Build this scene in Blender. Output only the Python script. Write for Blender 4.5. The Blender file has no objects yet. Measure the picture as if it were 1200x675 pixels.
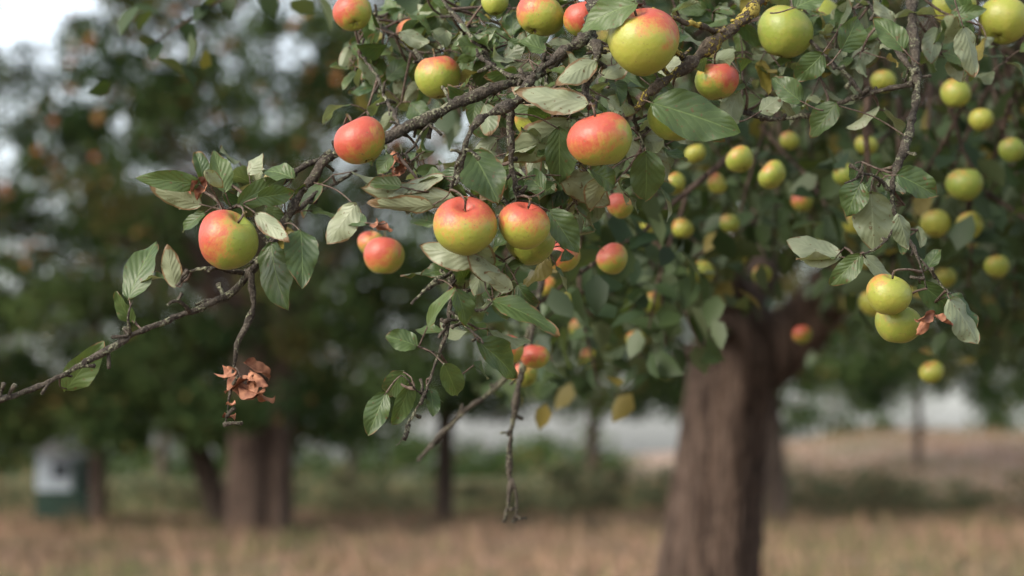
import bpy, math, random, bmesh
import numpy as np
from mathutils import Vector, Matrix, Euler
random.seed(7); rng=np.random.default_rng(11)
scene=bpy.context.scene
COL=scene.collection

# ---------------------------------------------------------------- camera
F=85/36*1200
PITCH=math.atan(207.5/F)
CAMZ=1.0
cam_d=bpy.data.cameras.new("camera"); cam=bpy.data.objects.new("camera",cam_d); COL.objects.link(cam)
cam_d.lens=85; cam_d.sensor_width=36; cam_d.clip_start=0.05; cam_d.clip_end=3000
cam.location=(0,0,CAMZ); cam.rotation_euler=(math.pi/2+PITCH,0,0)
cam_d.dof.use_dof=True; cam_d.dof.focus_distance=2.63; cam_d.dof.aperture_fstop=4.4; cam_d.dof.aperture_blades=0
scene.camera=cam
FW=np.array([0,math.cos(PITCH),math.sin(PITCH)]); UP=np.array([0,-math.sin(PITCH),math.cos(PITCH)]); RT=np.array([1.,0,0])
def W(px,py,d):
    return np.array([0,0,CAMZ])+d*(FW+(px-600)/F*RT-(py-337.5)/F*UP)
def proj(p):
    q=p-np.array([0,0,CAMZ]); d=q@FW
    return 600+F*(q@RT)/d, 337.5-F*(q@UP)/d, d
def nrm(v):
    v=np.asarray(v,float); return v/(np.linalg.norm(v)+1e-12)
def sstep(a,b,x):
    t=np.clip((x-a)/(b-a),0,1); return t*t*(3-2*t)

# ---------------------------------------------------------------- mesh helpers
def tri_mesh(name,V,T,smooth=False,uv=None,attr=None,mats=(),midx=None):
    V=np.asarray(V,np.float32); T=np.asarray(T,np.int32)
    me=bpy.data.meshes.new(name)
    me.vertices.add(len(V)); me.vertices.foreach_set("co",V.ravel())
    me.loops.add(T.size); me.loops.foreach_set("vertex_index",T.ravel())
    me.polygons.add(len(T)); me.polygons.foreach_set("loop_start",np.arange(0,T.size,3,dtype=np.int32))
    try: me.polygons.foreach_set("loop_total",np.full(len(T),3,np.int32))
    except Exception: pass
    me.update(calc_edges=True)
    if smooth: me.polygons.foreach_set("use_smooth",np.ones(len(T),bool))
    if uv is not None:
        l=me.uv_layers.new(name="UVMap"); l.data.foreach_set("uv",np.asarray(uv,np.float32)[T.ravel()].ravel())
    if attr is not None:
        a=me.attributes.new("lc",'FLOAT_COLOR','POINT'); a.data.foreach_set("color",np.asarray(attr,np.float32).ravel())
    for m in mats: me.materials.append(m)
    if midx is not None: me.polygons.foreach_set("material_index",np.asarray(midx,np.int32))
    me.validate(); me.update()
    return me
def add(name,me,loc=(0,0,0),parent=None):
    o=bpy.data.objects.new(name,me); COL.objects.link(o); o.location=loc
    if parent is not None:
        o.parent=parent; o.matrix_parent_inverse=Matrix.Translation(-Vector(parent.location))
    return o
def empty(name,loc):
    e=bpy.data.objects.new(name,None); COL.objects.link(e); e.location=loc; e.empty_display_size=.2; return e

def catmull(P,R,step):
    P=np.asarray(P,float); R=np.asarray(R,float)
    Pe=np.vstack([2*P[0]-P[1],P,2*P[-1]-P[-2]]); outP=[];outR=[]
    for i in range(len(P)-1):
        p0,p1,p2,p3=Pe[i:i+4]; L=np.linalg.norm(p2-p1); n=max(2,int(L/step))
        for k in range(n):
            t=k/n
            outP.append(.5*((2*p1)+(-p0+p2)*t+(2*p0-5*p1+4*p2-p3)*t*t+(-p0+3*p1-3*p2+p3)*t**3))
            outR.append(R[i]*(1-t)+R[i+1]*t)
    outP.append(P[-1]); outR.append(R[-1])
    return np.array(outP),np.array(outR)

class Wood:
    def __init__(s): s.V=[];s.T=[];s.n=0; s.samples=[]
    def tube(s,P,R,step=.01,sides=8,wob=.0,knob=.15,ridge=0,keep=True):
        P,R=catmull(P,R,step)
        n=len(P)
        if wob>0:
            J=np.zeros_like(P); v=np.zeros(3)
            for i in range(n):
                v=.8*v+rng.normal(0,wob,3); J[i]=v
            J-=np.linspace(0,1,n)[:,None]*J[-1]+(1-np.linspace(0,1,n))[:,None]*J[0]
            P=P+J
        Tn=np.gradient(P,axis=0); Tn/=np.linalg.norm(Tn,axis=1)[:,None]+1e-12
        a=np.cross(Tn[0],[0.3,.9,.2]); a=nrm(a)
        k=np.convolve(rng.normal(0,1,n+4),[.2,.6,1,.6,.2],'valid')[:n]*knob*.6
        ang=np.arange(sides)/sides*2*math.pi
        rv=np.zeros((n,sides,3)); ph=rng.random(6)*6.28
        for i in range(n):
            a=a-Tn[i]*(a@Tn[i]); a=nrm(a); b=np.cross(Tn[i],a)
            rr=R[i]*(1+k[i]+knob*.35*rng.normal(0,1,sides))
            if ridge:
                z=P[i,2]
                rr=R[i]*(1+ridge*(np.sin(ang*7+ph[0]+z*1.3)*.5+np.sin(ang*13+ph[1]-z*2.1+1.5*np.sin(z*4))*.45+np.sin(ang*3+ph[2]+z*.9)*1.2)+rng.normal(0,ridge*.25,sides))
            rv[i]=P[i]+(np.cos(ang)*rr)[:,None]*a+(np.sin(ang)*rr)[:,None]*b
        V=rv.reshape(-1,3); base=s.n
        i=np.arange(n-1)[:,None]*sides; j=np.arange(sides)[None]; j2=(j+1)%sides
        q=np.stack([i+j,i+j2,i+sides+j2,i+sides+j],-1).reshape(-1,4)+base
        s.T.append(q[:,[0,1,2]]); s.T.append(q[:,[0,2,3]])
        V=np.vstack([V,P[-1]+Tn[-1]*R[-1]*.6,P[0]-Tn[0]*R[0]*.2])
        e=base+n*sides; l=base+(n-1)*sides
        s.T.append(np.array([[l+x,l+(x+1)%sides,e] for x in range(sides)]))
        s.T.append(np.array([[base+(x+1)%sides,base+x,e+1] for x in range(sides)]))
        s.V.append(V); s.n+=len(V)
        if keep: s.samples.append(P)
        return P
    def nearest(s,p):
        S=np.vstack(s.samples); d=np.linalg.norm(S-p,axis=1); i=d.argmin(); return S[i],d[i]
    def mesh(s,name,mat): return tri_mesh(name,np.vstack(s.V),np.vstack(s.T),True,mats=[mat])

# ---------------------------------------------------------------- node helpers
def newmat(name):
    m=bpy.data.materials.new(name); m.use_nodes=True; nt=m.node_tree; nt.nodes.clear()
    out=nt.nodes.new("ShaderNodeOutputMaterial"); return m,nt,out
def N(nt,t,**kw):
    n=nt.nodes.new(t)
    for k,v in kw.items(): setattr(n,k,v)
    return n
def setin(n,**kw):
    for k,v in kw.items(): n.inputs[k.replace('_',' ')].default_value=v
def link(nt,a,b): nt.links.new(a,b)
def math_(nt,op,a,b=None,c=None,clamp=False):
    n=N(nt,"ShaderNodeMath",operation=op); n.use_clamp=clamp
    for i,x in enumerate((a,b,c)):
        if x is None: continue
        if isinstance(x,(int,float)): n.inputs[i].default_value=x
        else: link(nt,x,n.inputs[i])
    return n.outputs[0]
def mix(nt,f,a,b,mode='MIX'):
    n=N(nt,"ShaderNodeMix",data_type='RGBA',blend_type=mode)
    for s,x in ((n.inputs[0],f),(n.inputs[6],a),(n.inputs[7],b)):
        if isinstance(x,(int,float)): s.default_value=x
        elif isinstance(x,tuple): s.default_value=(*x,1)
        else: link(nt,x,s)
    return n.outputs[2]
def noise(nt,vec,scale,detail=3,rough=.55):
    n=N(nt,"ShaderNodeTexNoise"); setin(n,Scale=scale,Detail=detail,Roughness=rough)
    if vec is not None: link(nt,vec,n.inputs["Vector"])
    return n.outputs["Fac"]
def mr(nt,x,a,b,c=0.,d=1.):
    n=N(nt,"ShaderNodeMapRange"); n.interpolation_type='SMOOTHSTEP'
    link(nt,x,n.inputs[0]); 
    for i,v in zip((1,2,3,4),(a,b,c,d)): n.inputs[i].default_value=v
    return n.outputs[0]
def mapping(nt,vec,scale):
    n=N(nt,"ShaderNodeMapping"); n.inputs["Scale"].default_value=scale; link(nt,vec,n.inputs[0]); return n.outputs[0]
def bump(nt,h,strength,dist):
    n=N(nt,"ShaderNodeBump"); setin(n,Strength=strength,Distance=dist); link(nt,h,n.inputs["Height"]); return n.outputs[0]
def bsdf(nt,col,rough=.6,normal=None,spec=.4):
    n=N(nt,"ShaderNodeBsdfPrincipled")
    if isinstance(col,tuple): n.inputs["Base Color"].default_value=(*col,1)
    else: link(nt,col,n.inputs["Base Color"])
    if isinstance(rough,(int,float)): n.inputs["Roughness"].default_value=rough
    else: link(nt,rough,n.inputs["Roughness"])
    n.inputs["Specular IOR Level"].default_value=spec
    if normal is not None: link(nt,normal,n.inputs["Normal"])
    return n.outputs[0]

def leaf_material(name,dark,mid,pale,yel,detail=True,trans=.25,spec=.4,diffuse=False):
    m,nt,out=newmat(name)
    at=N(nt,"ShaderNodeAttribute"); at.attribute_name="lc"
    sep=N(nt,"ShaderNodeSeparateColor"); link(nt,at.outputs["Color"],sep.inputs[0])
    r,g,b=sep.outputs
    front=mix(nt,r,dark,mid)
    if diffuse:
        col=mix(nt,g,front,yel); df=N(nt,"ShaderNodeBsdfDiffuse"); link(nt,col,df.inputs[0]); link(nt,df.outputs[0],out.inputs[0])
        return m
    geo=N(nt,"ShaderNodeNewGeometry"); tc=N(nt,"ShaderNodeTexCoord")
    back=mix(nt,mr(nt,r,0,1,.35,1.),front,pale)
    nm=None
    if detail:
        sx=N(nt,"ShaderNodeSeparateXYZ"); link(nt,tc.outputs["UV"],sx.inputs[0])
        au=math_(nt,'ABSOLUTE',math_(nt,'SUBTRACT',sx.outputs[0],.5))
        midrib=mr(nt,au,.010,.028,1,0)
        wv=math_(nt,'MULTIPLY',math_(nt,'SUBTRACT',noise(nt,tc.outputs["Object"],60,2),.5),.9)
        ph=math_(nt,'SUBTRACT',math_(nt,'MULTIPLY',sx.outputs[1],7.),math_(nt,'MULTIPLY',math_(nt,'POWER',au,.8),4.2))
        ph=math_(nt,'ADD',ph,wv)
        fr=math_(nt,'PINGPONG',ph,.5)
        lat=mr(nt,fr,.01,.075,1,0)
        fine=noise(nt,tc.outputs["Object"],700,3)
        vein=math_(nt,'MAXIMUM',midrib,math_(nt,'MULTIPLY',lat,.45))
        soft=mr(nt,fr,0,.5,-.5,1)
        nA=noise(nt,tc.outputs["Object"],45,4)
        front=mix(nt,mr(nt,nA,.35,.7,0,.5),front,mid)
        front=mix(nt,mr(nt,fine,.4,.7,0,.25),front,dark)
        front=mix(nt,math_(nt,'MULTIPLY',vein,.45),front,tuple(min(1,c*1.9) for c in mid))
        back=mix(nt,math_(nt,'MULTIPLY',vein,.4),back,tuple(min(1,c*1.3) for c in pale))
        back=mix(nt,mr(nt,nA,.35,.7,0,.4),back,tuple(c*.55 for c in pale))
        h=math_(nt,'ADD',math_(nt,'MULTIPLY',soft,.7),math_(nt,'MULTIPLY',fine,.35))
        h=math_(nt,'SUBTRACT',h,math_(nt,'MULTIPLY',midrib,1.))
        nm=bump(nt,h,.36,.0007)
    col=mix(nt,geo.outputs["Backfacing"],front,back)
    if detail:
        spot=mr(nt,noise(nt,tc.outputs["Object"],190,3),.63,.69)
        col=mix(nt,math_(nt,'MULTIPLY',spot,.8),col,(.10,.055,.025))
        edge=math_(nt,'ADD',mr(nt,au,.3,.5,0,.5),mr(nt,sx.outputs[1],.72,1,0,.55))
        edge=math_(nt,'ADD',edge,math_(nt,'SUBTRACT',noise(nt,tc.outputs["Object"],70,3),.5))
        em=mr(nt,math_(nt,'ADD',edge,math_(nt,'SUBTRACT',b,.75)),.30,.46,0,.88)
        col=mix(nt,em,col,(.16,.085,.04))
    col=mix(nt,g,col,yel)
    s1=bsdf(nt,col,.42 if detail else .55,nm,spec)
    tr=N(nt,"ShaderNodeBsdfTranslucent"); 
    tcx=mix(nt,1.,col,(1.0,1.0,.6),'MULTIPLY'); tcx=mix(nt,.4,tcx,(.13,.19,.02)) ; link(nt,tcx,tr.inputs[0])
    ms=N(nt,"ShaderNodeMixShader"); ms.inputs[0].default_value=trans
    link(nt,s1,ms.inputs[1]); link(nt,tr.outputs[0],ms.inputs[2]); link(nt,ms.outputs[0],out.inputs[0])
    return m

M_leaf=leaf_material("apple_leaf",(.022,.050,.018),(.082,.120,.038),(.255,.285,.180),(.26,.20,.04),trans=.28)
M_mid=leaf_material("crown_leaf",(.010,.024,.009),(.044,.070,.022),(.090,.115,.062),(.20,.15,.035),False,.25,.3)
M_far=leaf_material("distant_leaf",(.017,.032,.013),(.058,.084,.028),(.075,.10,.045),(.18,.11,.04),False,.2,.15,True)

def bark(name,c1,c2,c3,lich,vec_scale,sc,bd,lamt):
    m,nt,out=newmat(name); tc=N(nt,"ShaderNodeTexCoord")
    v=mapping(nt,tc.outputs["Object"],vec_scale)
    n1=noise(nt,v,sc,5,.62); n2=noise(nt,v,sc*4,4,.6); n3=noise(nt,tc.outputs["Object"],sc*.5,3)
    col=mix(nt,mr(nt,n1,.35,.65),c1,c2); col=mix(nt,mr(nt,n2,.5,.72,0,.7),col,c3)
    lm=mr(nt,math_(nt,'ADD',math_(nt,'MULTIPLY',n3,.55),math_(nt,'MULTIPLY',n2,.45)),.60-lamt,.66-lamt)
    col=mix(nt,math_(nt,'MULTIPLY',lm,.85),col,lich)
    h=math_(nt,'ADD',n1,math_(nt,'MULTIPLY',n2,.5)); h=math_(nt,'ADD',h,math_(nt,'MULTIPLY',lm,.5))
    link(nt,bsdf(nt,col,.9,bump(nt,h,1.,bd),.2),out.inputs[0]); return m
M_branch=bark("branch_bark",(.030,.025,.020),(.085,.072,.056),(.17,.15,.12),(.18,.185,.12),(1,1,1),90,.004,.08)
M_branchY=bark("lichen_bark",(.045,.035,.025),(.11,.085,.06),(.17,.15,.11),(.33,.26,.05),(1,1,1),60,.005,.10)
M_twig=bark("twig_bark",(.06,.038,.03),(.12,.09,.07),(.18,.15,.12),(.18,.18,.12),(1,1,1),120,.001,0)
M_trunk=bark("trunk_bark",(.036,.023,.017),(.150,.103,.078),(.26,.188,.145),(.14,.13,.08),(7,7,.7),3.2,.09,-.04)
M_trunkd=bark("trunk_bark_dark",(.035,.025,.02),(.09,.067,.052),(.14,.108,.085),(.11,.11,.07),(5,5,.8),2.4,.03,-.05)

def apple_mat():
    m,nt,out=newmat("apple_skin")
    oi=N(nt,"ShaderNodeObjectInfo"); geo=N(nt,"ShaderNodeNewGeometry"); tc=N(nt,"ShaderNodeTexCoord")
    def vm(op,a,b=None):
        n=N(nt,"ShaderNodeVectorMath",operation=op); 
        link(nt,a,n.inputs[0])
        if b is not None:
            if isinstance(b,tuple): n.inputs[1].default_value=b
            else: link(nt,b,n.inputs[1])
        return n
    d=vm('NORMALIZE',vm('SUBTRACT',geo.outputs["Position"],oi.outputs["Location"]).outputs[0]).outputs[0]
    bd=vm('NORMALIZE',vm('SUBTRACT',oi.outputs["Color"],(.5,.5,.5)).outputs[0]).outputs[0]
    dt=vm('DOT_PRODUCT',d,bd).outputs["Value"]
    nv=vm('NORMALIZE',tc.outputs["Object"]).outputs[0]
    st=noise(nt,mapping(nt,nv,(9,9,1.2)),2.2,5,.65)
    off=vm('ADD',nv,oi.outputs["Location"]).outputs[0]
    bl=noise(nt,off,2.3,3)
    x=math_(nt,'ADD',dt,math_(nt,'MULTIPLY',math_(nt,'SUBTRACT',st,.5),1.15))
    x=math_(nt,'ADD',x,math_(nt,'MULTIPLY',math_(nt,'SUBTRACT',bl,.5),1.4))
    x=math_(nt,'ADD',x,math_(nt,'MULTIPLY',math_(nt,'SUBTRACT',oi.outputs["Alpha"],.5),1.6))
    green=mix(nt,oi.outputs["Random"],(.145,.21,.022),(.25,.265,.03))
    green=mix(nt,mr(nt,bl,.4,.7,0,.4),green,(.31,.27,.045))
    col=mix(nt,mr(nt,x,-.1,.5,0,.75),green,(.42,.18,.04))
    col=mix(nt,mr(nt,x,.12,.9,0,.93),col,(.36,.036,.028))
    vo=N(nt,"ShaderNodeTexVoronoi"); setin(vo,Scale=13.); link(nt,nv,vo.inputs["Vector"])
    dots=mr(nt,vo.outputs["Distance"],.05,.11,.5,0)
    col=mix(nt,dots,col,(.42,.34,.18))
    bro=mr(nt,noise(nt,off,9,4),.63,.69,0,.75); col=mix(nt,bro,col,(.15,.09,.04))
    fine=noise(nt,off,40,3)
    col=mix(nt,mr(nt,fine,.3,.7,0,.16),col,(.33,.27,.15))
    link(nt,bsdf(nt,col,mr(nt,fine,.3,.7,.34,.52),bump(nt,noise(nt,off,6,4),.18,.004),.42),out.inputs[0])
    return m
M_apple=apple_mat()
def simple(name,c1,c2,sc=20,rough=.8,bd=.002):
    m,nt,out=newmat(name); tc=N(nt,"ShaderNodeTexCoord"); n=noise(nt,tc.outputs["Object"],sc,4)
    link(nt,bsdf(nt,mix(nt,mr(nt,n,.3,.7),c1,c2),rough,bump(nt,n,.5,bd),.25),out.inputs[0]); return m
M_calyx=simple("calyx",(.05,.035,.02),(.12,.09,.05),60)
M_stem=simple("apple_stem",(.10,.10,.04),(.16,.11,.06),60)
M_dead=simple("dead_leaf",(.11,.042,.025),(.32,.145,.08),90,.65)
M_farapple=simple("far_apple_skin",(.42,.08,.045),(.26,.22,.06),6,.5)

# ---------------------------------------------------------------- apple mesh
def apple_mesh(name,seed,nu=40,nv=28):
    r=random.Random(seed); ph=r.random()*6.28
    V=[];T=[];mi=[]
    el=.86+.08*r.random(); asym=.03+.04*r.random()
    for i in range(nv+1):
        th=math.pi*i/nv
        for j in range(nu):
            a=2*math.pi*j/nu
            s=math.sin(th); z=math.cos(th)
            rad=s*(1+.07*z)*(1+.026*math.cos(5*a+ph)*(.4-z*.7)+asym*math.cos(a+ph)*z)
            zz=z*el*(1+asym*math.sin(a+1))
            rr=abs(s)
            if z>0: zz-=.30*math.exp(-(rr/.26)**2)
            else: zz+=.17*math.exp(-(rr/.24)**2)*(1+.2*math.cos(5*a+ph))
            V.append((rad*math.cos(a),rad*math.sin(a),zz))
    for i in range(nv):
        for j in range(nu):
            a=i*nu+j;b=i*nu+(j+1)%nu;c=(i+1)*nu+(j+1)%nu;d=(i+1)*nu+j
            T+= [(a,d,c),(a,c,b)]; mi+=[0,0]
    for k in range(10):
        a=k*.628+ph; n=len(V); l=.17+.05*r.random(); zb=-el+.15
        for (rr,da,dz) in ((.05,-.5,.03),(.05,.5,.03),(l*.7,.0,-.03),(l,.1,-.10-.05*r.random())):
            V.append((rr*math.cos(a+da),rr*math.sin(a+da),zb+dz))
        T+=[(n,n+1,n+2),(n+1,n+3,n+2)]; mi+=[1,1]
    n0=len(V); sd=6; bx=.25*(r.random()-.5)
    for i in range(6):
        t=i/5; zc=el-.36+t*.62
        for j in range(sd):
            a=j/sd*6.283; q=.045*(1-.3*math.sin(t*3.14))+(.02 if i==5 else 0)
            V.append((q*math.cos(a)+bx*t*t,q*math.sin(a),zc))
    for i in range(5):
        for j in range(sd):
            a=n0+i*sd+j;b=n0+i*sd+(j+1)%sd
            T+=[(a,b,b+sd),(a,b+sd,a+sd)]; mi+=[2,2]
    return tri_mesh(name,V,T,True,mats=[M_apple,M_calyx,M_stem],midx=mi)
AM=[apple_mesh("apple_mesh_%d"%i,i) for i in range(4)]

# ---------------------------------------------------------------- foreground branches
br_main=Wood(); br_top=Wood(); br_right=Wood(); br_hang=Wood()
def path(L): return [W(*p[:3]) for p in L],[p[3]*.5*p[2]/F for p in L]
def limb(w,L,sides=12,step=.005,wob=.0007,knob=.2):
    P,R=path(L); return w.tube(P,np.array(R)*.88,step,sides,wob,knob)
HUB=np.array([.62,3.7,2.55])
hx,hy,hd=proj(HUB)
limb(br_top,[(hx,hy,hd,60),(1010,-180,3.1,36),(945,-60,2.85,24),(890,3,2.70,19),(850,40,2.66,18),(805,75,2.64,16),(768,103,2.62,12),(745,128,2.62,7)],14,knob=.3)
limb(br_top,[(850,40,2.68,10),(815,28,2.62,8),(775,14,2.6,6),(745,5,2.6,4)])
limb(br_top,[(805,75,2.66,9),(790,60,2.62,7),(770,70,2.6,4)])
limb(br_main,[(hx,hy,hd,50),(900,-250,3.2,34),(760,-90,2.85,26),(705,-20,2.72,22),(688,38,2.64,18),(655,62,2.62,13),(622,92,2.60,13),(600,122,2.58,14),(560,142,2.56,10),(543,168,2.55,10),(537,195,2.55,9),(528,222,2.55,7)],14,knob=.38)
limb(br_main,[(690,36,2.66,14),(698,70,2.60,12),(685,100,2.58,9),(690,128,2.57,6)],knob=.36)
limb(br_main,[(600,122,2.60,11),(597,150,2.60,10),(600,190,2.6,7),(606,235,2.6,5)],knob=.3)
limb(br_main,[(622,92,2.62,8),(590,84,2.66,6),(560,66,2.7,4)],knob=.3)
limb(br_main,[(688,38,2.70,17),(640,78,2.74,16),(585,100,2.72,15),(530,122,2.71,15),(470,152,2.70,14),(430,170,2.68,12),(395,180,2.67,12),(366,202,2.66,12),(345,238,2.65,12),(318,280,2.64,11),(292,318,2.63,10),(262,348,2.62,9),(218,366,2.60,8),(170,385,2.58,8),(125,408,2.56,8),(78,437,2.55,8),(35,455,2.54,8),(-40,480,2.52,8),(-110,490,2.5,4)],14)
limb(br_main,[(395,180,2.68,9),(350,196,2.66,8),(318,222,2.64,7),(285,238,2.62,6),(262,246,2.62,4)])
limb(br_main,[(418,200,2.74,5),(380,222,2.72,5),(350,245,2.69,6)])
limb(br_main,[(292,318,2.63,9),(295,360,2.61,8),(280,405,2.60,7),(275,432,2.6,6),(268,465,2.6,4),(262,498,2.6,2)],knob=.3)
limb(br_main,[(285,320,2.63,6),(250,316,2.6,5),(226,318,2.6,4),(208,334,2.58,3)])
limb(br_main,[(222,365,2.60,6),(206,352,2.58,5),(196,358,2.57,3)])
limb(br_main,[(152,392,2.57,4),(150,368,2.56,3),(156,352,2.56,2)])
limb(br_main,[(606,235,2.6,5),(560,270,2.66,5),(532,312,2.66,6),(528,365,2.64,6),(516,415,2.63,5),(494,462,2.62,4),(472,510,2.6,2.5),(464,522,2.6,2)],10)
limb(br_main,[(540,312,2.66,5),(512,328,2.62,7),(482,356,2.60,4)],10)
limb(br_main,[(528,365,2.64,4),(548,388,2.62,4),(566,402,2.6,3)],10)
limb(br_main,[(516,415,2.63,3),(495,408,2.6,3),(486,404,2.6,2)],10)
limb(br_main,[(494,462,2.62,2.5),(478,446,2.6,2),(470,440,2.6,2)],10)
limb(br_main,[(535,340,2.64,3),(560,362,2.62,3),(578,352,2.6,2)],10)
for k in ([(470,152,2.72,5),(455,120,2.78,4),(440,85,2.85,4),(420,60,2.9,3)],[(530,122,2.74,6),(505,80,2.82,5),(470,50,2.9,4),(440,20,2.95,3)],
          [(585,100,2.75,7),(560,50,2.8,6),(530,15,2.85,5),(500,-30,2.9,5)],[(530,122,2.74,5),(500,150,2.7,4),(478,178,2.68,3),(466,182,2.66,3)],
          [(640,78,2.74,5),(650,130,2.72,4),(655,180,2.7,4),(650,225,2.7,3)],[(698,70,2.62,5),(735,110,2.66,5),(750,160,2.68,4),(755,178,2.66,3)]):
    limb(br_main,k,10,knob=.3)
limb(br_hang,[(hx,hy,hd,40),(820,-200,3.7,30),(720,60,3.4,16),(660,220,3.3,11),(625,380,3.25,9),(608,450,3.2,8),(600,510,3.2,8),(597,570,3.2,7),(590,612,3.2,4)],10)
limb(br_hang,[(600,560,3.2,4),(606,590,3.2,5),(600,612,3.2,3)],8)
limb(br_hang,[(625,380,3.3,8),(585,450,3.35,8),(548,480,3.35,8),(512,515,3.35,8),(490,540,3.35,5)],10)
limb(br_right,[(hx,hy,hd,50),(1090,-260,3.25,30),(1072,-60,2.95,16),(1070,20,2.85,12),(1073,90,2.8,12),(1068,140,2.76,11),(1056,185,2.72,9),(1046,225,2.70,7),(1052,262,2.68,6),(1070,292,2.66,5),(1082,320,2.65,4),(1086,338,2.65,3)],12,knob=.36)
limb(br_right,[(1070,98,2.8,9),(1025,108,2.82,8),(975,124,2.84,7),(920,138,2.85,6),(868,130,2.86,5)],10,knob=.3)
limb(br_right,[(1010,110,2.82,6),(965,62,2.82,5),(930,20,2.84,5),(925,-30,2.9,5)],10)
limb(br_right,[(1052,262,2.68,4),(1030,290,2.66,3),(1000,300,2.66,2)],8)
limb(br_right,[(1073,90,2.8,7),(1035,30,2.84,6),(1010,-10,2.9,5)],10)
limb(br_right,[(1046,225,2.70,4),(1022,205,2.68,4),(990,215,2.66,2)],8)
limb(br_right,[(1070,292,2.66,3),(1100,330,2.65,3),(1122,352,2.65,2)],8)

for w in (br_main,br_top,br_right,br_hang):
    S=np.vstack(w.samples)
    for k in range(240 if w is br_main else 80):
        p=S[rng.integers(len(S))]
        a,b,d=proj(p)
        if not(-60<a<1260 and -60<b<620): continue
        dr=nrm(rng.normal(0,1,3)+np.array([0,0,.3])); l=.006+.016*rng.random()
        w.tube([p,p+dr*l*.5,p+dr*l+rng.normal(0,.002,3)],[.0022,.0018,.0022],.004,6,0,.3,keep=False)

# ---------------------------------------------------------------- detailed leaves
class Leaves:
    ny=16; nx=8
    def __init__(s): s.V=[];s.T=[];s.U=[];s.A=[];s.n=0
    def leaf(s,base,d,n,L,Wd,fold=.25,curl=.5,wave=.05,rnd=.5,yel=0.,brown=0.,twist=0.,ser_=1.):
        ny,nx=s.ny,s.nx
        d=nrm(d); n=np.asarray(n,float); n=nrm(n-d*(n@d)); x=np.cross(d,n)
        t=np.linspace(0,1,ny+1)[:,None]; u=np.linspace(-1,1,nx+1)[None]
        pk=.78+.14*rng.random()
        w=np.sin(math.pi*np.clip(t,0,1)**pk)**.68*(1-.22*t**3)
        w=np.where(t>=.999,.004,w)
        ser=np.ones((ny+1,nx+1)); ser[1::2,0]+=.022*ser_; ser[1::2,-1]+=.022*ser_; ser[:,[0,-1]]+=rng.normal(0,.014,(ny+1,2))
        hw=Wd*.5*w*ser
        X=u*hw; au=np.abs(u)
        p1,p2=rng.random(2)*6.28
        Z=fold*np.abs(X)*(.6+.4*t)+wave*Wd*au**2*np.sin(t*9+p1+np.sign(u)*p2)+.35*wave*Wd*au*np.sin(t*21.+p2)
        X=X*(1+.12*np.sin(p1)*u)+.06*L*np.sin(p2)*t*t
        k=curl if abs(curl)>1e-3 else 1e-3
        ang=k*t
        yc=L*np.sin(ang)/k; zc=-L*(1-np.cos(ang))/k
        tw=twist*t
        Xr=X*np.cos(tw)-Z*np.sin(tw); Zr=X*np.sin(tw)+Z*np.cos(tw)
        Y=yc+Zr*np.sin(ang); Zf=zc+Zr*np.cos(ang)
        V=base+Xr[...,None]*x+Y[...,None]*d+Zf[...,None]*n
        V=V.reshape(-1,3); b=s.n
        i=np.arange(ny)[:,None]*(nx+1); j=np.arange(nx)[None]
        q=np.stack([i+j,i+j+1,i+nx+1+j+1,i+nx+1+j],-1).reshape(-1,4)+b
        s.T.append(q[:,[0,1,2]]); s.T.append(q[:,[0,2,3]])
        U=np.stack(np.broadcast_arrays(u*.5+.5,t),-1).reshape(-1,2)
        s.V.append(V); s.U.append(U); s.A.append(np.tile([rnd,yel,brown,1],(len(V),1))); s.n+=len(V)
    def finish(s,name,mat): return tri_mesh(name,np.vstack(s.V),np.vstack(s.T),True,np.vstack(s.U),np.vstack(s.A),[mat])
LF=Leaves()
stems=Wood()
TC=nrm(-FW)
def connect(w,p,r0=.0012,maxd=.16):
    q,dd=w.nearest(p)
    if dd>maxd: return
    m=(p+q)/2+rng.normal(0,.12,3)*dd*.5
    stems.tube([q,m,p],[r0*1.25,r0,r0*.8],.008,6,0,.1,keep=False)
def key(w,bx,by,tx,ty,wpx,side='t',d=2.6,dz=0.,rnd=None,fold=.3,curl=.5,yel=0,brown=.3,tilt=None):
    b=W(bx,by,d); t=W(tx,ty,d+dz)
    L=np.linalg.norm(t-b)*1.06; dr=nrm(t-b)
    n=TC+ (np.array(tilt) if tilt is not None else rng.normal(0,.34,3)+np.array([0,0,.3]))
    if side=='b': n=-n; curl=-curl*.6; 
    LF.leaf(b,dr,n,L,wpx*d/F*1.05,fold,curl,.09,rng.random() if rnd is None else rnd,yel,brown,twist=rng.normal(0,.15))
    q,dd=w.nearest(b)
    if dd>.09: q=b-dr*.03+np.array([0,0,.01])
    m=(b+q)/2-dr*.004
    stems.tube([q,m,b+dr*.003],[.0009,.0008,.0008],.006,6,0,.05,keep=False)
m=br_main
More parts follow.
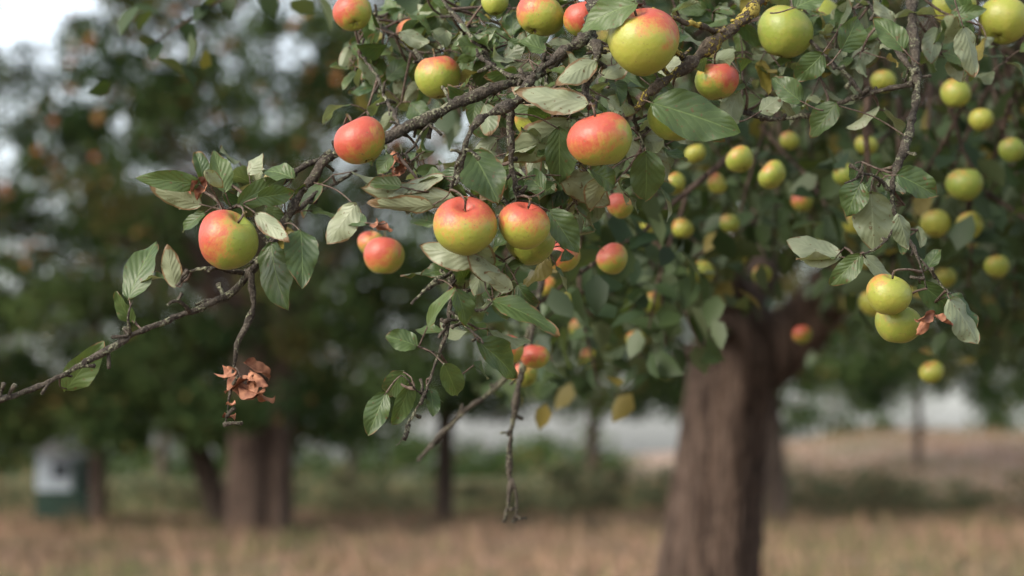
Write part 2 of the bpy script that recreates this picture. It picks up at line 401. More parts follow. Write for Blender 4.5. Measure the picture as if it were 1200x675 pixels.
K=[(150,352,176,278,38,'t'),(157,378,131,350,22,'t'),(76,458,115,407,34,'t'),(206,337,192,291,24,'b'),(237,240,176,224,30,'b'),
(236,216,168,206,24,'t'),(264,226,250,174,26,'t'),(278,240,336,202,28,'t'),(318,284,322,357,44,'t'),(352,268,358,327,40,'t'),
(418,238,384,284,36,'b'),(534,232,424,228,30,'b'),(522,206,460,222,22,'b'),(553,178,584,228,52,'t'),(667,138,597,196,46,'b'),
(655,148,655,216,36,'t'),(658,204,714,242,40,'b'),(757,176,760,237,40,'t'),(690,122,608,104,34,'b'),(712,116,752,124,24,'b'),
(562,304,494,288,36,'b'),(560,284,571,332,34,'b'),(534,338,552,380,28,'t'),(574,352,658,374,32,'t'),(560,400,620,444,38,'t'),
(489,406,456,390,28,'t'),(452,460,432,506,28,'t'),(474,434,446,472,24,'t'),(481,448,464,502,22,'t'),(566,322,590,300,26,'t'),
(642,245,676,292,34,'t'),(700,70,655,92,28,'b'),(640,118,600,98,24,'b'),(300,250,335,275,22,'b'),(240,200,262,222,16,'b'),
(430,262,402,250,20,'t'),(512,262,476,250,24,'t'),(590,330,552,300,26,'b'),(520,425,540,470,26,'t'),(500,385,520,340,18,'t'),
(600,340,570,322,22,'b'),(510,240,432,250,26,'b'),(690,88,668,60,22,'b'),(705,90,740,70,26,'b'),(640,225,612,200,26,'t'),
(345,210,310,190,26,'t'),(300,232,345,225,24,'t'),(290,205,306,180,20,'b'),(460,182,440,200,20,'t'),(690,198,728,216,34,'t'),(705,205,690,250,26,'b'),(640,60,610,45,24,'t')]
for k in K:
    bn={'b':.6}.get(k[5],.3)
    key(m,*k[:6],d=2.6+rng.normal(0,.02),dz=rng.normal(0,.02),brown=bn+.3*rng.random(),rnd=(.55+.45*rng.random()) if k[5]=='b' else (.2+.75*rng.random()))
key(br_top,762,120,864,148,56,'t',2.58,-.01,rnd=.5,fold=.15,curl=.35,brown=.1,tilt=(0,0,.35))
key(br_top,748,4,676,20,40,'t',2.56,0,rnd=1.,fold=.25,curl=.6,brown=0,tilt=(0,0,.6))
key(br_top,770,96,800,60,26,'b',2.66); key(br_top,745,85,790,104,22,'t',2.64)
R=[(1020,224,1026,292,50,'b'),(986,302,926,280,36,'b'),(1050,204,1100,226,36,'t'),(1076,330,1124,368,28,'t'),(1112,350,1152,396,42,'b'),
(1010,298,974,334,26,'t'),(1010,212,988,250,34,'t'),(1060,60,1030,18,30,'t'),(1052,250,1066,290,24,'b'),(980,120,950,160,30,'t'),(1128,30,1150,85,34,'b'),
(985,60,1008,20,34,'t'),(965,62,935,95,30,'t'),(930,10,965,-10,34,'t'),(1012,300,1050,330,22,'b'),(1085,318,1100,290,20,'t'),(940,120,905,92,28,'t'),(890,132,915,110,24,'b')]
for k in R: key(br_right,*k[:6],d=2.68+rng.normal(0,.03),brown=.25+.3*rng.random(),rnd=.2+.55*rng.random())

def spray(w,cx,cy,d,n,size=50,spread=26,conn=True,under=.33,down=.35,bright=(0.0,.95)):
    C=W(cx,cy,d)
    if conn: connect(w,C,.0016)
    for i in range(n):
        o=rng.normal(0,1,3)*spread*.35*d/F
        dr=nrm(rng.normal(0,1,3)*np.array([1,.8,.7])+np.array([0,0,-down]))
        b=C+o+dr*.012
        nn=nrm(np.array([0,-.55,.65])+rng.normal(0,.5,3))
        if rng.random()<under: nn=-nn
        L=size*(.6+.6*rng.random())*d/F
        LF.leaf(b,dr,nn,L,L*(.44+.16*rng.random()),.15+.5*rng.random(),rng.normal(.6,.55),.05+.09*rng.random(),bright[0]+(bright[1]-bright[0])*rng.random(),.0 if rng.random()<.95 else .7,rng.random()*.78,twist=rng.normal(0,.45))
        stems.tube([C,(C+b)/2+rng.normal(0,.001,3),b+dr*.002],[.0009,.0008,.0007],.008,5,0,.05,keep=False)
SP=[(270,215,2.66,4),(300,225,2.68,4),(330,222,2.68,3),(240,225,2.66,3),(300,265,2.68,2),(345,250,2.7,2),(390,205,2.72,2),(450,160,2.74,2),
(215,330,2.62,1),(480,190,2.68,3),(500,225,2.62,3),(530,215,2.62,4),(560,190,2.64,4),(520,250,2.66,3),(600,200,2.66,5),(640,170,2.66,5),(650,130,2.68,5),
(620,225,2.66,4),(660,215,2.68,4),(680,190,2.7,4),(720,215,2.7,4),(740,150,2.7,4),(690,110,2.66,5),(720,95,2.66,4),(660,95,2.7,4),(620,70,2.74,4),
(580,110,2.72,3),(550,100,2.78,4),(570,60,2.8,5),(600,50,2.8,5),(640,55,2.78,5),(720,60,2.74,4),(790,110,2.72,3),(820,70,2.76,3),(850,60,2.8,3),(870,95,2.84,4),
(555,290,2.66,4),(590,305,2.66,5),(570,320,2.68,4),(540,300,2.68,3),(640,290,2.74,4),(505,310,2.68,2),(545,345,2.68,2),
(450,60,2.95,5),(480,80,2.95,6),(500,50,2.95,5),(520,20,2.95,5),(440,100,2.95,4),(540,80,2.9,5),(415,75,3.0,3),(545,40,2.9,5),(470,120,2.9,4),(560,20,2.9,5),(600,10,2.9,5),(430,130,2.85,3),(420,40,3,2),(505,100,2.9,4),(655,10,2.85,4),
(520,395,2.66,1),(500,445,2.64,1),(470,450,2.62,1),(540,440,2.7,1),(560,385,2.66,2),
(900,60,2.9,5),(935,60,2.88,5),(960,90,2.88,4),(980,40,2.88,5),(1010,60,2.86,4),(1040,40,2.86,4),(900,110,2.92,4),(950,20,2.9,5),(1000,10,2.9,5),(1090,20,2.86,3),(1100,60,2.9,4),(870,60,2.9,4),
(1030,200,2.74,2),(1010,190,2.72,2),(1060,240,2.74,2),(1075,270,2.7,2),(990,290,2.7,1),(1050,215,2.74,2),(1030,130,2.84,2),(1095,355,2.68,1),(1150,30,2.9,4),(1180,70,3.0,4),
(620,160,2.76,5),(650,200,2.78,5),(700,220,2.78,4),(730,180,2.78,4),(590,160,2.76,4),(560,225,2.72,3),(600,70,2.85,6),(560,90,2.85,5),(630,110,2.8,5),(670,60,2.82,5),(700,150,2.76,4),(760,200,2.8,3),(780,170,2.8,3),(810,130,2.85,4),
(480,30,3.0,5),(530,60,3.0,5),(455,15,3.0,4),(590,30,2.95,5),(620,255,2.74,3),(660,250,2.78,3),(600,330,2.74,2),(760,20,2.8,4),(800,30,2.8,4),(720,30,2.8,4),(835,15,2.85,4),(880,25,2.95,5),(920,90,3.0,5),
(285,205,2.7,3),(255,240,2.68,2),(320,250,2.7,3),(640,145,2.7,4),(675,230,2.74,4),(610,210,2.72,4),(545,245,2.7,3),(500,200,2.74,3),(740,215,2.8,3),(700,60,2.8,4),(650,160,2.74,4),(520,60,2.9,4),(580,80,2.8,4),(460,40,2.9,4)]
for cx,cy,d,n in SP:
    spray(br_right if cx>860 else br_main,cx,cy,d,n+(1 if n>2 else 0),46,26)

# ---------------------------------------------------------------- apples (foreground)
def apple(px,py,r,amt,bd=(-.4,-.3,.8),d=2.62,w=None,tilt=None,name="apple"):
    w=w or br_main
    c=W(px,py,d); R=r*d/F
    o=add(name,AM[rng.integers(4)],tuple(c)); o.scale=(R,R,R*(.92+.12*rng.random()))
    tl=tilt if tilt else (rng.normal(-.15,.3),rng.normal(0,.3))
    o.rotation_euler=(tl[0],tl[1],rng.random()*6.28)
    b=nrm(bd)*.5; o.color=(b[0]+.5,b[1]+.5,b[2]+.5,amt)
    top=np.array(Euler(o.rotation_euler).to_matrix()@Vector((0,0,.98*R)))+c
    q,dd=w.nearest(top)
    if dd<.14:
        mm=(top+q)/2+(top-c)*.15
        stems.tube([top-(top-c)*.25,top+(top-c)*.1,mm,q],[.0013,.0012,.0013,.0018],.006,6,0,.1,keep=False)
    return o
A=[(755,48,42,.48,(.35,-.1,.9),2.58),(545,265,37.5,.58,(-.1,-.3,.95),2.55),(614,264,31,.58,(.0,-.3,.9),2.565),(703,164,38.5,.62,(-.5,-.5,.6),2.54),
(422,165,31,.82,(-.6,-.4,.6),2.60),(267,281,36.5,.60,(-.9,-.2,.35),2.57),(513,90,27,.42,(0,-.1,.9),2.80),(483,40,19,.35,(-.5,-.1,.6),2.95),
(413,15,23,.62,(-.6,-.3,.5),2.85),(633,18,29,.45,(-.5,-.2,.7),2.72),(683,22,23,.85,(.2,-.5,.5),2.70),(790,138,31,.2,(.4,0,.6),2.66),
(840,95,26,.55,(.5,-.4,.6),2.74),(625,140,22,.3,(-.5,0,.6),2.7),(620,282,30,.3,(.3,0,.7),2.66),(1042,345,27,.05,(-.5,-.2,.6),2.64),(1053,379,28,.05,(-.5,-.2,.6),2.68),
(920,38,33,.0,(0,0,1),2.84),(580,3,16,.3,(0,0,1),2.8),(960,22,26,.0,(0,0,1),3.1),(1176,24,30,.05,(0,0,1),3.0),(1118,8,26,.0,(0,0,1),3.0)]
for px,py,r,amt,bd,d in A:
    w=br_right if px>860 else (br_top if px>735 else br_main)
    apple(px,py,r,amt,bd,d,w,(-.75,.15) if px==267 else None)
B=[(660,300,20,.7,3.0),(718,303,19,.5,3.1),(595,410,19,.65,3.15),(627,418,17,.65,3.2),(615,438,16,.4,3.5),(867,187,17,.1,3.3),(905,205,18,.1,3.4),(726,241,16,.6,3.1),
(822,320,16,.0,3.9),(940,236,13,.45,3.9),(1130,216,22,.0,3.7),(1136,264,17,.05,3.8),(1096,262,18,.0,3.8),(1092,436,15,.1,3.8),(940,392,12,.5,4.4),(450,300,24,.65,3.1),
(435,285,16,.4,3.2),(866,300,11,.5,4.4),(790,215,14,.1,3.6),(680,385,13,.2,4.0),(765,355,13,.1,3.9),(840,215,13,.2,3.8),(640,335,13,.5,3.5),(690,420,12,.2,4.0),(1120,110,18,.0,3.6),
(1000,262,13,0,3.8),(958,292,12,0,4.0),(1168,312,15,0,3.9),(893,322,12,.1,4.2),(1015,170,14,0,3.7),(1186,176,16,0,3.7),(800,268,13,.1,3.8),(990,205,14,.05,3.7),(762,262,12,.2,3.8),(1108,325,13,0,4.0),(745,398,12,.15,4.0),(660,355,13,.2,3.8),(1035,95,15,0,3.6),
(1150,140,15,0,3.6),(1070,345,11,0,4.2),(925,165,12,.1,3.8),(815,180,13,.0,3.6),(855,262,12,.1,3.9)]
for px,py,r,amt,d in B: apple(px,py,r,amt,(-.4,-.4,.6),d,br_main)

DL=Leaves()
for i in range(9):
    c=W(282+rng.normal(0,9),440+rng.normal(0,8),2.6)
    dr=nrm(np.array([rng.normal(.1,.9),rng.normal(0,.4),-.5+rng.normal(0,.4)]))
    DL.leaf(c,dr,rng.normal(0,1,3),.030+.012*rng.random(),.014+.008*rng.random(),.8+.6*rng.random(),rng.normal(0,1.3),.16,twist=rng.normal(0,1.1),ser_=2)
for (x,y,d,n,sz) in ((466,180,2.66,4,.024),(1090,375,2.62,3,.024),(440,255,2.6,2,.022),(266,480,2.6,2,.02),(462,196,2.66,2,.022),(245,210,2.62,2,.026)):
    for i in range(n):
        DL.leaf(W(x+rng.normal(0,4),y+rng.normal(0,5),d),nrm(np.array([rng.normal(0,.7),rng.normal(0,.4),-.6])),rng.normal(0,1,3),sz,sz*.5,1.,rng.normal(0,1.4),.18,twist=rng.normal(0,1))
stems.tube([W(276,430,2.6),W(284,445,2.6)],[.001,.001],.005,6,0,.1,keep=False)
add("withered_leaves",DL.finish("withered_leaves",M_dead))
add("apple_branch",br_main.mesh("apple_branch",M_branch))
add("apple_branch",br_top.mesh("apple_bough",M_branchY))
add("apple_branch",br_right.mesh("apple_branch_right",M_branch))
add("apple_branch",br_hang.mesh("apple_branch_hanging",M_branch))
add("leaf_stalks",stems.mesh("leaf_stalks",M_twig))
add("apple_leaves",LF.finish("apple_leaves",M_leaf))

# ---------------------------------------------------------------- batch leaves
TV=np.array([[0,0,0],[-.5,.3,.12],[0,.3,0],[.5,.3,.12],[-.42,.65,.10],[0,.65,-.03],[.42,.65,.10],[0,1,-.12]])
TT=np.array([[0,2,1],[0,3,2],[1,2,5],[1,5,4],[2,3,6],[2,6,5],[4,5,7],[5,6,7]])
DV=np.array([[0,0,0],[-.5,.45,.1],[.5,.45,.1],[0,1,-.05]]); DT=np.array([[0,2,1],[1,2,3]])
def batch(pos,dr,nn,L,Wd,attr,V0=TV,T0=TT):
    dr=dr/np.linalg.norm(dr,axis=1)[:,None]; nn=nn-dr*(nn*dr).sum(1)[:,None]; nn/=np.linalg.norm(nn,axis=1)[:,None]+1e-9
    x=np.cross(dr,nn); k=len(V0)
    V=pos[:,None]+x[:,None]*(V0[None,:,0:1]*Wd[:,None,None])+dr[:,None]*(V0[None,:,1:2]*L[:,None,None])+nn[:,None]*(V0[None,:,2:3]*Wd[:,None,None])
    T=T0[None]+(np.arange(len(pos))*k)[:,None,None]
    return V.reshape(-1,3),T.reshape(-1,3),np.repeat(attr,k,axis=0)

# ---------------------------------------------------------------- main apple tree (behind)
def ground_h(x,y):
    x=np.asarray(x,float); y=np.asarray(y,float)
    h=.04*np.sin(x*.7+1)*np.sin(y*.45)+.03*np.sin(x*1.9+y*.8)
    right=sstep(3,12,x); h=h*sstep(2,6,np.abs(y))
    h=h+sstep(47,82,y)*(.25+1.75*right)
    return h
D=11.
base=np.array([W(830,600,11)[0],11.0,0.])
T1=empty("apple_tree",tuple(base))
tr=Wood()
P,R=path([(828,840,D,172),(828,780,D,144),(832,700,D,126),(838,640,D,116),(845,560,D,106),(854,480,D,100),(866,425,D,108),(862,392,D,92),(850,358,D,72),(826,310,D-.2,64),(790,240,D-.8,54),(730,130,D-2,48)])
P=[np.array(p) for p in P]
P+= [np.array([.75,7.0,3.2]),np.array([.72,5.2,3.05]),HUB]; R+=[.09,.07,.05]
P[0][2]=-.1
tr.tube(P,R,.03,56,0,0,ridge=.055)
P,R=path([(858,480,D,60),(880,432,D,82),(914,408,D,74),(952,372,D-.05,66),(984,330,D-.2,60),(1040,270,D-.6,50),(1110,200,D-1.2,40),(1200,90,D-2,30)])
tr.tube(P,R,.035,32,0,0,ridge=.05)
for L in ([(870,400,D,60),(885,330,D+.3,50),(900,230,D+.8,40),(920,60,D+1.5,30),(900,-150,D+2,16)],
          [(826,310,D-.2,30),(760,300,D-.8,24),(700,270,D-1.6,20),(640,200,D-2.5,12)],
          [(985,330,D-.2,34),(1050,320,D-.8,28),(1130,300,D-1.5,22),(1230,260,D-2,14)],
          [(830,330,D-.3,34),(800,280,8.8,30),(840,230,7.5,26),(900,180,6.2,24),(960,140,5.2,20)],
          [(860,380,D,26),(790,420,D-.9,16),(730,430,D-1.6,12),(680,440,D-2.2,8)],
          [(900,230,D+.8,34),(1000,120,D+1.5,30),(1130,0,D+2.5,20)],
          [(790,240,D-.8,34),(720,200,D-.4,26),(640,100,D,16),(560,-60,D,10)]):
    P,R=path(L); tr.tube(P,R,.05,14,.006,.12)
low=[(300,-40),(380,20),(440,20),(540,100),(575,330),(600,430),(700,465),(760,425),(800,335),(900,290),(985,290),(1030,400),(1120,420),(1300,400)]
lx,ly=np.array(low).T
Lp=[];Ld=[];Ln=[];LL=[];La=[]; capples=[]
def crown_cluster(c,nl,ax,spread,tone):
    k=rng.random(nl); p=c+ax*k[:,None]+rng.normal(0,spread,(nl,3))
    d=rng.normal(0,1,(nl,3))+np.array([0,0,-.45])+nrm(ax)*.3
    n=np.array([0,-.2,.8])+rng.normal(0,.55,(nl,3))
    Lp.append(p);Ld.append(d);Ln.append(n);LL.append(.042+.026*rng.random(nl))
    yel=(rng.random(nl)<.035)*.7
    La.append(np.stack([np.clip(tone+rng.normal(0,.22,nl),0,1),yel,np.zeros(nl),np.ones(nl)],1))
cnt=0; tries=0
while cnt<2150 and tries<90000:
    tries+=1
    q=rng.random()
    if q<.62:
        p=np.array([rng.uniform(-.3,3.4),rng.uniform(3.3,13.5),rng.uniform(1.15,3.1)])
    elif q<.82:
        p=np.array([rng.uniform(.4,2.8),rng.uniform(4.5,11),rng.uniform(1.6,2.9)])
    else:
        p=np.array([rng.uniform(-2.2,5),rng.uniform(4.5,15.5),rng.uniform(2.4,4.8)])
    if p[2]>4.9-.07*(p[1]-10)**2*.6: continue
    a,b,d=proj(p)
    if b>-90 and a<1300:
        if a<370: continue
        lim=np.interp(a,lx,ly)+rng.normal(0,18)
        if b>lim-320/d-10: continue
        if a<560 and d>4.2: continue
        if 760<a<1000 and b>270 and d<12: continue
        if a<700 and d>7 and rng.random()<.5: continue
    elif a<350 and d<5: continue
    f=math.sin(p[0]*4.1+1)*math.sin(p[1]*2.3)*math.sin(p[2]*5.2+p[0])
    if f<-.26: continue
    cnt+=1
    ax=np.array([rng.normal(0,.12),rng.normal(0,.12),-.08-.2*rng.random()])
    crown_cluster(p,int(rng.integers(20,38)),ax,.045,.0+.8*rng.random())
    if rng.random()<.8:
        tr.tube([p-ax*.6+rng.normal(0,.04,3),p,p+ax],[.006,.004,.002],.08,5,.003,0,keep=False)
    if rng.random()<.08: capples.append(p+ax+rng.normal(0,.05,3))
for i in range(180):
    k=i%10
    if k<5: a=rng.uniform(585,790); b=rng.uniform(230,np.interp(a,lx,ly)-65)
    elif k<8: a=rng.uniform(1080,1230); b=rng.uniform(60,np.interp(a,lx,ly)-80)
    else: a=rng.uniform(790,1080); b=rng.uniform(120,250)
    d=rng.uniform(3.8,6.); p=W(a,b,d)
    ax=np.array([rng.normal(0,.05),rng.normal(0,.08),-.06-.1*rng.random()])
    crown_cluster(p,int(rng.integers(8,16)),ax,.032,.15+.85*rng.random())
    tr.tube([p-ax*1.5+rng.normal(0,.03,3),p,p+ax],[.004,.003,.0015],.05,5,.002,0,keep=False)
pos=np.vstack(Lp);dr=np.vstack(Ld);nn=np.vstack(Ln);L=np.concatenate(LL);at=np.vstack(La)
flip=rng.random(len(nn))<.2; nn[flip]*=-1
V,T,Aa=batch(pos,dr,nn,L,L*.6,at)
add("trunk",tr.mesh("apple_tree_trunk",M_trunk),parent=T1)
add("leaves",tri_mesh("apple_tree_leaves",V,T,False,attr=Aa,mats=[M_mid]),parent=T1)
for p in capples:
    o=add("fruit",AM[rng.integers(4)],tuple(p),parent=T1); r=.026+.008*rng.random(); o.scale=(r,r,r); o.rotation_euler=tuple(rng.normal(0,.3,3))
    b=nrm((-.4,-.4,.6))*.5; o.color=(b[0]+.5,b[1]+.5,b[2]+.5,-.05+.35*rng.random())

# ---------------------------------------------------------------- orchard trees in the distance
def crown_mesh(name,seed,Rx=3.2,zlo=1.0,zhi=9.,nclump=110,nleaf=210,lsz=.11):
    g=np.random.default_rng(seed); Ps=[];As=[]
    for i in range(nclump):
        t=g.random()**1.22; z=zlo+(zhi-zlo)*t; prof=Rx*(1-abs(2*t-.8)**3*.28)*(1 if t<.75 else 1-(t-.75)*2.2)
        a=g.random()*6.283; rr=g.random()**.45*prof
        c=np.array([math.cos(a)*rr,math.sin(a)*rr,z])
        s=np.array([.55,.55,.40])*(.5+.8*g.random())
        n=int(nleaf*(.5+g.random()))
        q=g.normal(0,1,(n,3)); q/=np.linalg.norm(q,axis=1)[:,None]; q*=(g.random(n)**.5)[:,None]*1.25
        Ps.append(c+q*s); tone=g.random()*1.0-.05
        yel=(g.random(n)<.02)*.8+ (0.3 if g.random()<.05 else 0)
        As.append(np.stack([np.clip(tone+g.normal(0,.2,n),0,1),np.clip(yel,0,1),np.zeros(n),np.ones(n)],1))
    P=np.vstack(Ps);A=np.vstack(As); n=len(P)
    d=g.normal(0,1,(n,3))+np.array([0,0,-.4]); nn=g.normal(0,.6,(n,3))+np.array([0,0,.6])
    L=lsz*(.7+.7*g.random(n))
    V,T,A=batch(P,d,nn,L,L*.65,A,DV,DT)
    return tri_mesh(name,V,T,False,attr=A,mats=[M_far]),P
CM=[crown_mesh("orchard_crown_a",1,3.1,1.2,9.2,140),crown_mesh("orchard_crown_b",2,3.3,1.1,9.6,150),crown_mesh("orchard_crown_c",3,2.8,1.0,7.2,110)]
def fruit_mesh(P,seed,n=60):
    g=np.random.default_rng(seed); bm=bmesh.new(); Q=P[P[:,2]>3.8]
    for i in g.choice(len(Q),n):
        for k in range(g.integers(1,4)):
            bmesh.ops.create_icosphere(bm,subdivisions=1,radius=.05+.02*g.random(),matrix=Matrix.Translation(Vector(Q[i]+g.normal(0,.1,3))))
    me=bpy.data.meshes.new("orchard_fruit"); bm.to_mesh(me); bm.free(); me.materials.append(M_farapple)
    me.polygons.foreach_set("use_smooth",np.ones(len(me.polygons),bool)); return me
FM=[fruit_mesh(c[1],i+5) for i,c in enumerate(CM)]
def gx(px,y): return (px-600)/F*y
def orchard_tree(x,y,v,stems_,s=1.,rot=0.,zoff=0.,name="apple_tree",mat=None,canopy=(0,0)):
    gz=float(ground_h(x,y)); e=empty(name,(x,y,gz))
    w=Wood()
    for (dx,r0,lean) in stems_:
        b=np.array([x+dx,y,gz-.15]); 
        w.tube([b,b+np.array([0,0,.25]),b+np.array([lean*.4,.05,1.2]),b+np.array([lean,.1,2.4]),b+np.array([lean*1.3,.1,3.6]),b+np.array([lean*1.5+.3,.1,5.5])],[r0*1.35,r0*1.1,r0,r0*.92,r0*.6,r0*.2],.1,28,0,0,ridge=.04)
        for k in range(6):
            a=rng.random()*6.28; st=b+np.array([lean*.9,.1,1.9+rng.random()*1.8])
            en=st+np.array([math.cos(a)*2.2,math.sin(a)*2.2,1.2+rng.random()*1.6])
            w.tube([st,(st+en)/2+np.array([0,0,.35]),en],[r0*.4,r0*.26,r0*.08],.15,10,.02,.1)
    add("trunk",w.mesh("orchard_trunk",mat or M_trunkd),parent=e)
    for me,nm in ((CM[v][0],"leaves"),(FM[v],"fruit")):
        o=bpy.data.objects.new(nm,me); COL.objects.link(o); o.parent=e
        o.location=(canopy[0],canopy[1],zoff); o.rotation_euler=(0,0,rot); o.scale=(s,s,s)
orchard_tree(gx(292,35),35,1,[(0,.30,.02),(.42,.20,.03)],1.,.3,.35,mat=M_trunk)
orchard_tree(gx(262,38),38,0,[(0,.19,-.85)],.95,2.1,.35,canopy=(-.8,0))
orchard_tree(gx(117,42),42,2,[(0,.13,-.05)],.85,1.0,.7,canopy=(-.3,0))
orchard_tree(gx(520,43),43,1,[(0,.16,.03)],.95,4.,.95,canopy=(-.5,0))
orchard_tree(gx(-130,37),37,2,[(0,.25,.1)],.85,5.1,.4)
orchard_tree(gx(-190,30),30,2,[(0,.22,.1)],.75,2.2,4.2,canopy=(.3,0))
orchard_tree(gx(910,40),40,0,[(0,.17,-.08)],1.0,.8,1.2)
orchard_tree(gx(1290,46),46,1,[(0,.25,-.1)],1.,.2,1.2)
orchard_tree(gx(693,54),54,0,[(0,.14,.05)],1.05,3.3,1.1)
orchard_tree(gx(411,60),60,1,[(0,.12,.05)],1.05,1.3,1.5)
orchard_tree(gx(1075,64),64,2,[(0,.10,.05)],1.2,1.9,.6)
orchard_tree(gx(-20,66),66,2,[(0,.15,.05)],.8,2.6,.9)
orchard_tree(gx(190,60),60,1,[(0,.12,.05)],.9,.6,1.5)
orchard_tree(-11,22,0,[(0,.25,.1)],1,.5); orchard_tree(11,26,1,[(0,.28,-.1)],1,1.5)

def mass(name,n,xr,yr,hfun,lsz,mat,seed,r=(1.0,.7),per=160,yelp=.03,tone0=.3):
    g=np.random.default_rng(seed);Ps=[];As=[]
    for i in range(n):
        x=g.uniform(*xr); y=g.uniform(*yr); lo,hi=hfun(x,y,g)
        c=np.array([x,y,float(ground_h(x,y))+g.uniform(lo,hi)])
        q=g.normal(0,1,(per,3)); q/=np.linalg.norm(q,axis=1)[:,None]; q*=(g.random(per)**.5)[:,None]
        k=.5+g.random(); Ps.append(c+q*np.array([r[0],r[0],r[1]])*k); t=g.random()*.7+tone0-.2
        As.append(np.stack([np.clip(t+g.normal(0,.15,per),0,1),(g.random(per)<yelp)*.8,np.zeros(per),np.ones(per)],1))
    P=np.vstack(Ps);A=np.vstack(As);n=len(P)
    L=lsz*(.7+.7*g.random(n))
    V,T,A=batch(P,g.normal(0,1,(n,3)),g.normal(0,.6,(n,3))+np.array([0,-.3,.6]),L,L*.65,A,DV,DT)
    return add(name,tri_mesh(name,V,T,False,attr=A,mats=[mat]))
def htree(x,y,g):
    h=5+2.0*math.sin(x*.31+1)+1.8*math.sin(x*.77)
    if -34<x<6: h=1.6+1.2*math.sin(x*.85+.5)+1.5*math.sin(x*1.9)
    if x>=6: h+=5
    return 0,max(.5,h)
mass("distant_trees",680,(-110,110),(125,150),htree,.35,M_far,21,(1.4,1.0),150)
M_hedge=leaf_material("hedge_leaf",(.036,.050,.027),(.105,.12,.068),(.13,.14,.08),(.22,.15,.09),False,.2,.1,True)
mass("hedge",600,(-24,26),(45,54),lambda x,y,g:(.05,.74+.16*math.sin(x*1.3)+.14*math.sin(x*.4)),.09,M_hedge,22,(.55,.30),120,.2)

# ---------------------------------------------------------------- ground, grass
m_,nt,out=newmat("meadow"); tc=N(nt,"ShaderNodeTexCoord"); ob=tc.outputs["Object"]
n1=noise(nt,mapping(nt,ob,(.35,.14,1)),1.2,4); n2=noise(nt,ob,9,5,.7); n3=noise(nt,mapping(nt,ob,(.12,.5,1)),1.1,3)
c=mix(nt,mr(nt,n2,.3,.7),(.125,.078,.052),(.24,.155,.105))
c=mix(nt,mr(nt,n1,.44,.62,0,.7),c,(.08,.086,.038)); c=mix(nt,mr(nt,n3,.5,.64,0,.55),c,(.085,.085,.042))
sp=N(nt,"ShaderNodeSeparateXYZ"); link(nt,ob,sp.inputs[0])
farc=mix(nt,mr(nt,sp.outputs[0],1,9),(.10,.11,.06),(.25,.175,.14))
farc=mix(nt,mr(nt,n1,.4,.65,0,.5),farc,(.13,.125,.08))
c=mix(nt,mr(nt,sp.outputs[1],48,58,0,.9),c,farc)
link(nt,bsdf(nt,c,.95,bump(nt,n2,.6,.05),.1),out.inputs[0]); M_ground=m_
xs=np.concatenate([-np.geomspace(800,32,24),np.linspace(-30,30,61),np.geomspace(32,800,24)])
ys=np.concatenate([-np.geomspace(400,12,16),np.linspace(-10,110,121),np.geomspace(115,1500,30)])
X,Y=np.meshgrid(xs,ys); Z=ground_h(X,Y); nx=len(xs)
V=np.stack([X,Y,Z],-1).reshape(-1,3); i=np.arange(len(ys)-1)[:,None]*nx; j=np.arange(nx-1)[None]
q=np.stack([i+j,i+j+1,i+nx+j+1,i+nx+j],-1).reshape(-1,4)
add("ground",tri_mesh("ground",V,np.vstack([q[:,[0,1,2]],q[:,[0,2,3]]]),True,mats=[M_ground]))
M_grass=leaf_material("dry_grass",(.115,.075,.048),(.32,.208,.142),(.40,.29,.20),(.08,.098,.038),False,.2,.1,True)
ng=80000; px=rng.uniform(-1,1,ng); gy=8+rng.random(ng)**.9*75; gxx=px*(2.5+gy*.25)
gp=np.stack([gxx,gy,ground_h(gxx,gy)-.01],1)
pat=np.sin(gxx*.9+np.sin(gy*.5)*2)*np.sin(gy*.35+1); green=np.clip((pat>.25)*.75*(rng.random(ng)<.75)+(rng.random(ng)<.14)*.8+(gy>50)*(gxx<4)*.7,0,1)
ga=np.stack([rng.random(ng),green,np.zeros(ng),np.ones(ng)],1)
tuft=1+1.4*(np.sin(gxx*3.1)*np.sin(gy*1.7+gxx)>.6)
V,T,Aa=batch(gp,rng.normal(0,.35,(ng,3))+np.array([0,0,1]),rng.normal(0,1,(ng,3)),(.06+.12*rng.random(ng))*tuft+.12*(gy>52),.012+.014*rng.random(ng),ga,DV,DT)
add("grass",tri_mesh("grass",V,T,False,attr=Aa,mats=[M_grass]))

# ---------------------------------------------------------------- small garden shed
def box(bm,x0,x1,y0,y1,z0,z1):
    vs=[bm.verts.new(p) for p in ((x0,y0,z0),(x1,y0,z0),(x1,y1,z0),(x0,y1,z0),(x0,y0,z1),(x1,y0,z1),(x1,y1,z1),(x0,y1,z1))]
    for f in ((0,3,2,1),(4,5,6,7),(0,1,5,4),(1,2,6,5),(2,3,7,6),(3,0,4,7)): bm.faces.new([vs[k] for k in f])
sx_=gx(80,43.5); sy=43.5; gz=float(ground_h(sx_,sy))
she=empty("garden_shed",(sx_,sy,gz))
Mw=simple("pale_boards",(.32,.38,.44),(.42,.47,.53),8,.7); Mg=simple("green_boards",(.012,.028,.022),(.025,.048,.036),8,.9); Mr=simple("shed_roof",(.30,.33,.37),(.40,.42,.45),5,.7); Mgl=simple("shed_window",(.05,.06,.07),(.08,.09,.1),3,.15)
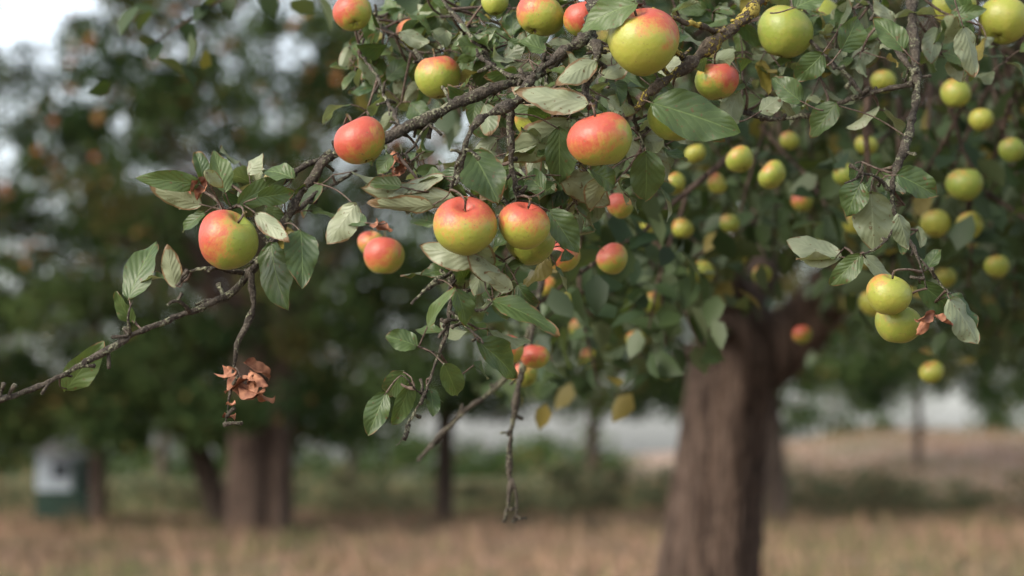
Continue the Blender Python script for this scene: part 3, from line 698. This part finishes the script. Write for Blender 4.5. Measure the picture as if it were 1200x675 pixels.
def part(nm,boxes,mat,gable=None):
    bm=bmesh.new()
    for b in boxes: box(bm,*b)
    if gable:
        w_,d_,z0,z1=gable
        vs=[bm.verts.new(p) for p in ((-w_,-d_,z0),(w_,-d_,z0),(0,-d_,z1),(-w_,d_,z0),(w_,d_,z0),(0,d_,z1))]
        for f in ((0,1,2),(5,4,3),(0,2,5,3),(1,4,5,2),(0,3,4,1)): bm.faces.new([vs[k] for k in f])
    me=bpy.data.meshes.new(nm); bm.to_mesh(me); bm.free(); me.materials.append(mat)
    o=bpy.data.objects.new(nm,me); COL.objects.link(o); o.parent=she
part("base_boards",[(-.46,.46,-.6,.6,-.1,.5)],Mg)
part("walls",[(-.44+.147*i,-.305+.147*i,-.58,.58,.5,1.15) for i in range(6)]+[(-.43,.43,-.565,.565,.5,1.145)],Mw)
part("roof",[],Mr,(.52,.7,1.152,1.45)); part("window",[(-.14,.12,-.60,-.584,.72,1.0)],Mgl); part("door",[(.2,.4,-.612,-.603,.02,1.05)],Mg)

# ---------------------------------------------------------------- light
EL=math.radians(34); AZ=math.radians(-128)
sd=Vector((math.sin(AZ)*math.cos(EL),math.cos(AZ)*math.cos(EL),math.sin(EL)))
sl=bpy.data.lights.new("sun",'SUN'); sl.energy=2.1; sl.angle=math.radians(14); sl.color=(1,.86,.66)
so=bpy.data.objects.new("sun",sl); COL.objects.link(so); so.rotation_euler=sd.to_track_quat('Z','Y').to_euler(); so.location=(0,0,20)
w=bpy.data.worlds.new("World"); scene.world=w; w.use_nodes=True; nt=w.node_tree; nt.nodes.clear()
sk=nt.nodes.new("ShaderNodeTexSky"); sk.sky_type='NISHITA'; sk.sun_disc=False; sk.sun_elevation=EL; sk.sun_rotation=AZ
sk.air_density=1.; sk.dust_density=3; sk.ozone_density=1.
hs=nt.nodes.new("ShaderNodeHueSaturation"); hs.inputs["Saturation"].default_value=.40; hs.inputs["Value"].default_value=2.8   # thin high overcast
bg=nt.nodes.new("ShaderNodeBackground"); bg.inputs[1].default_value=.15; wo=nt.nodes.new("ShaderNodeOutputWorld")
nt.links.new(sk.outputs[0],hs.inputs["Color"]); nt.links.new(hs.outputs[0],bg.inputs[0]); nt.links.new(bg.outputs[0],wo.inputs[0])
scene.view_settings.view_transform='Standard'; scene.view_settings.look='None'; scene.view_settings.exposure=0; scene.view_settings.gamma=1
print("leaves",len(pos),"clusters",cnt,"tries",tries)
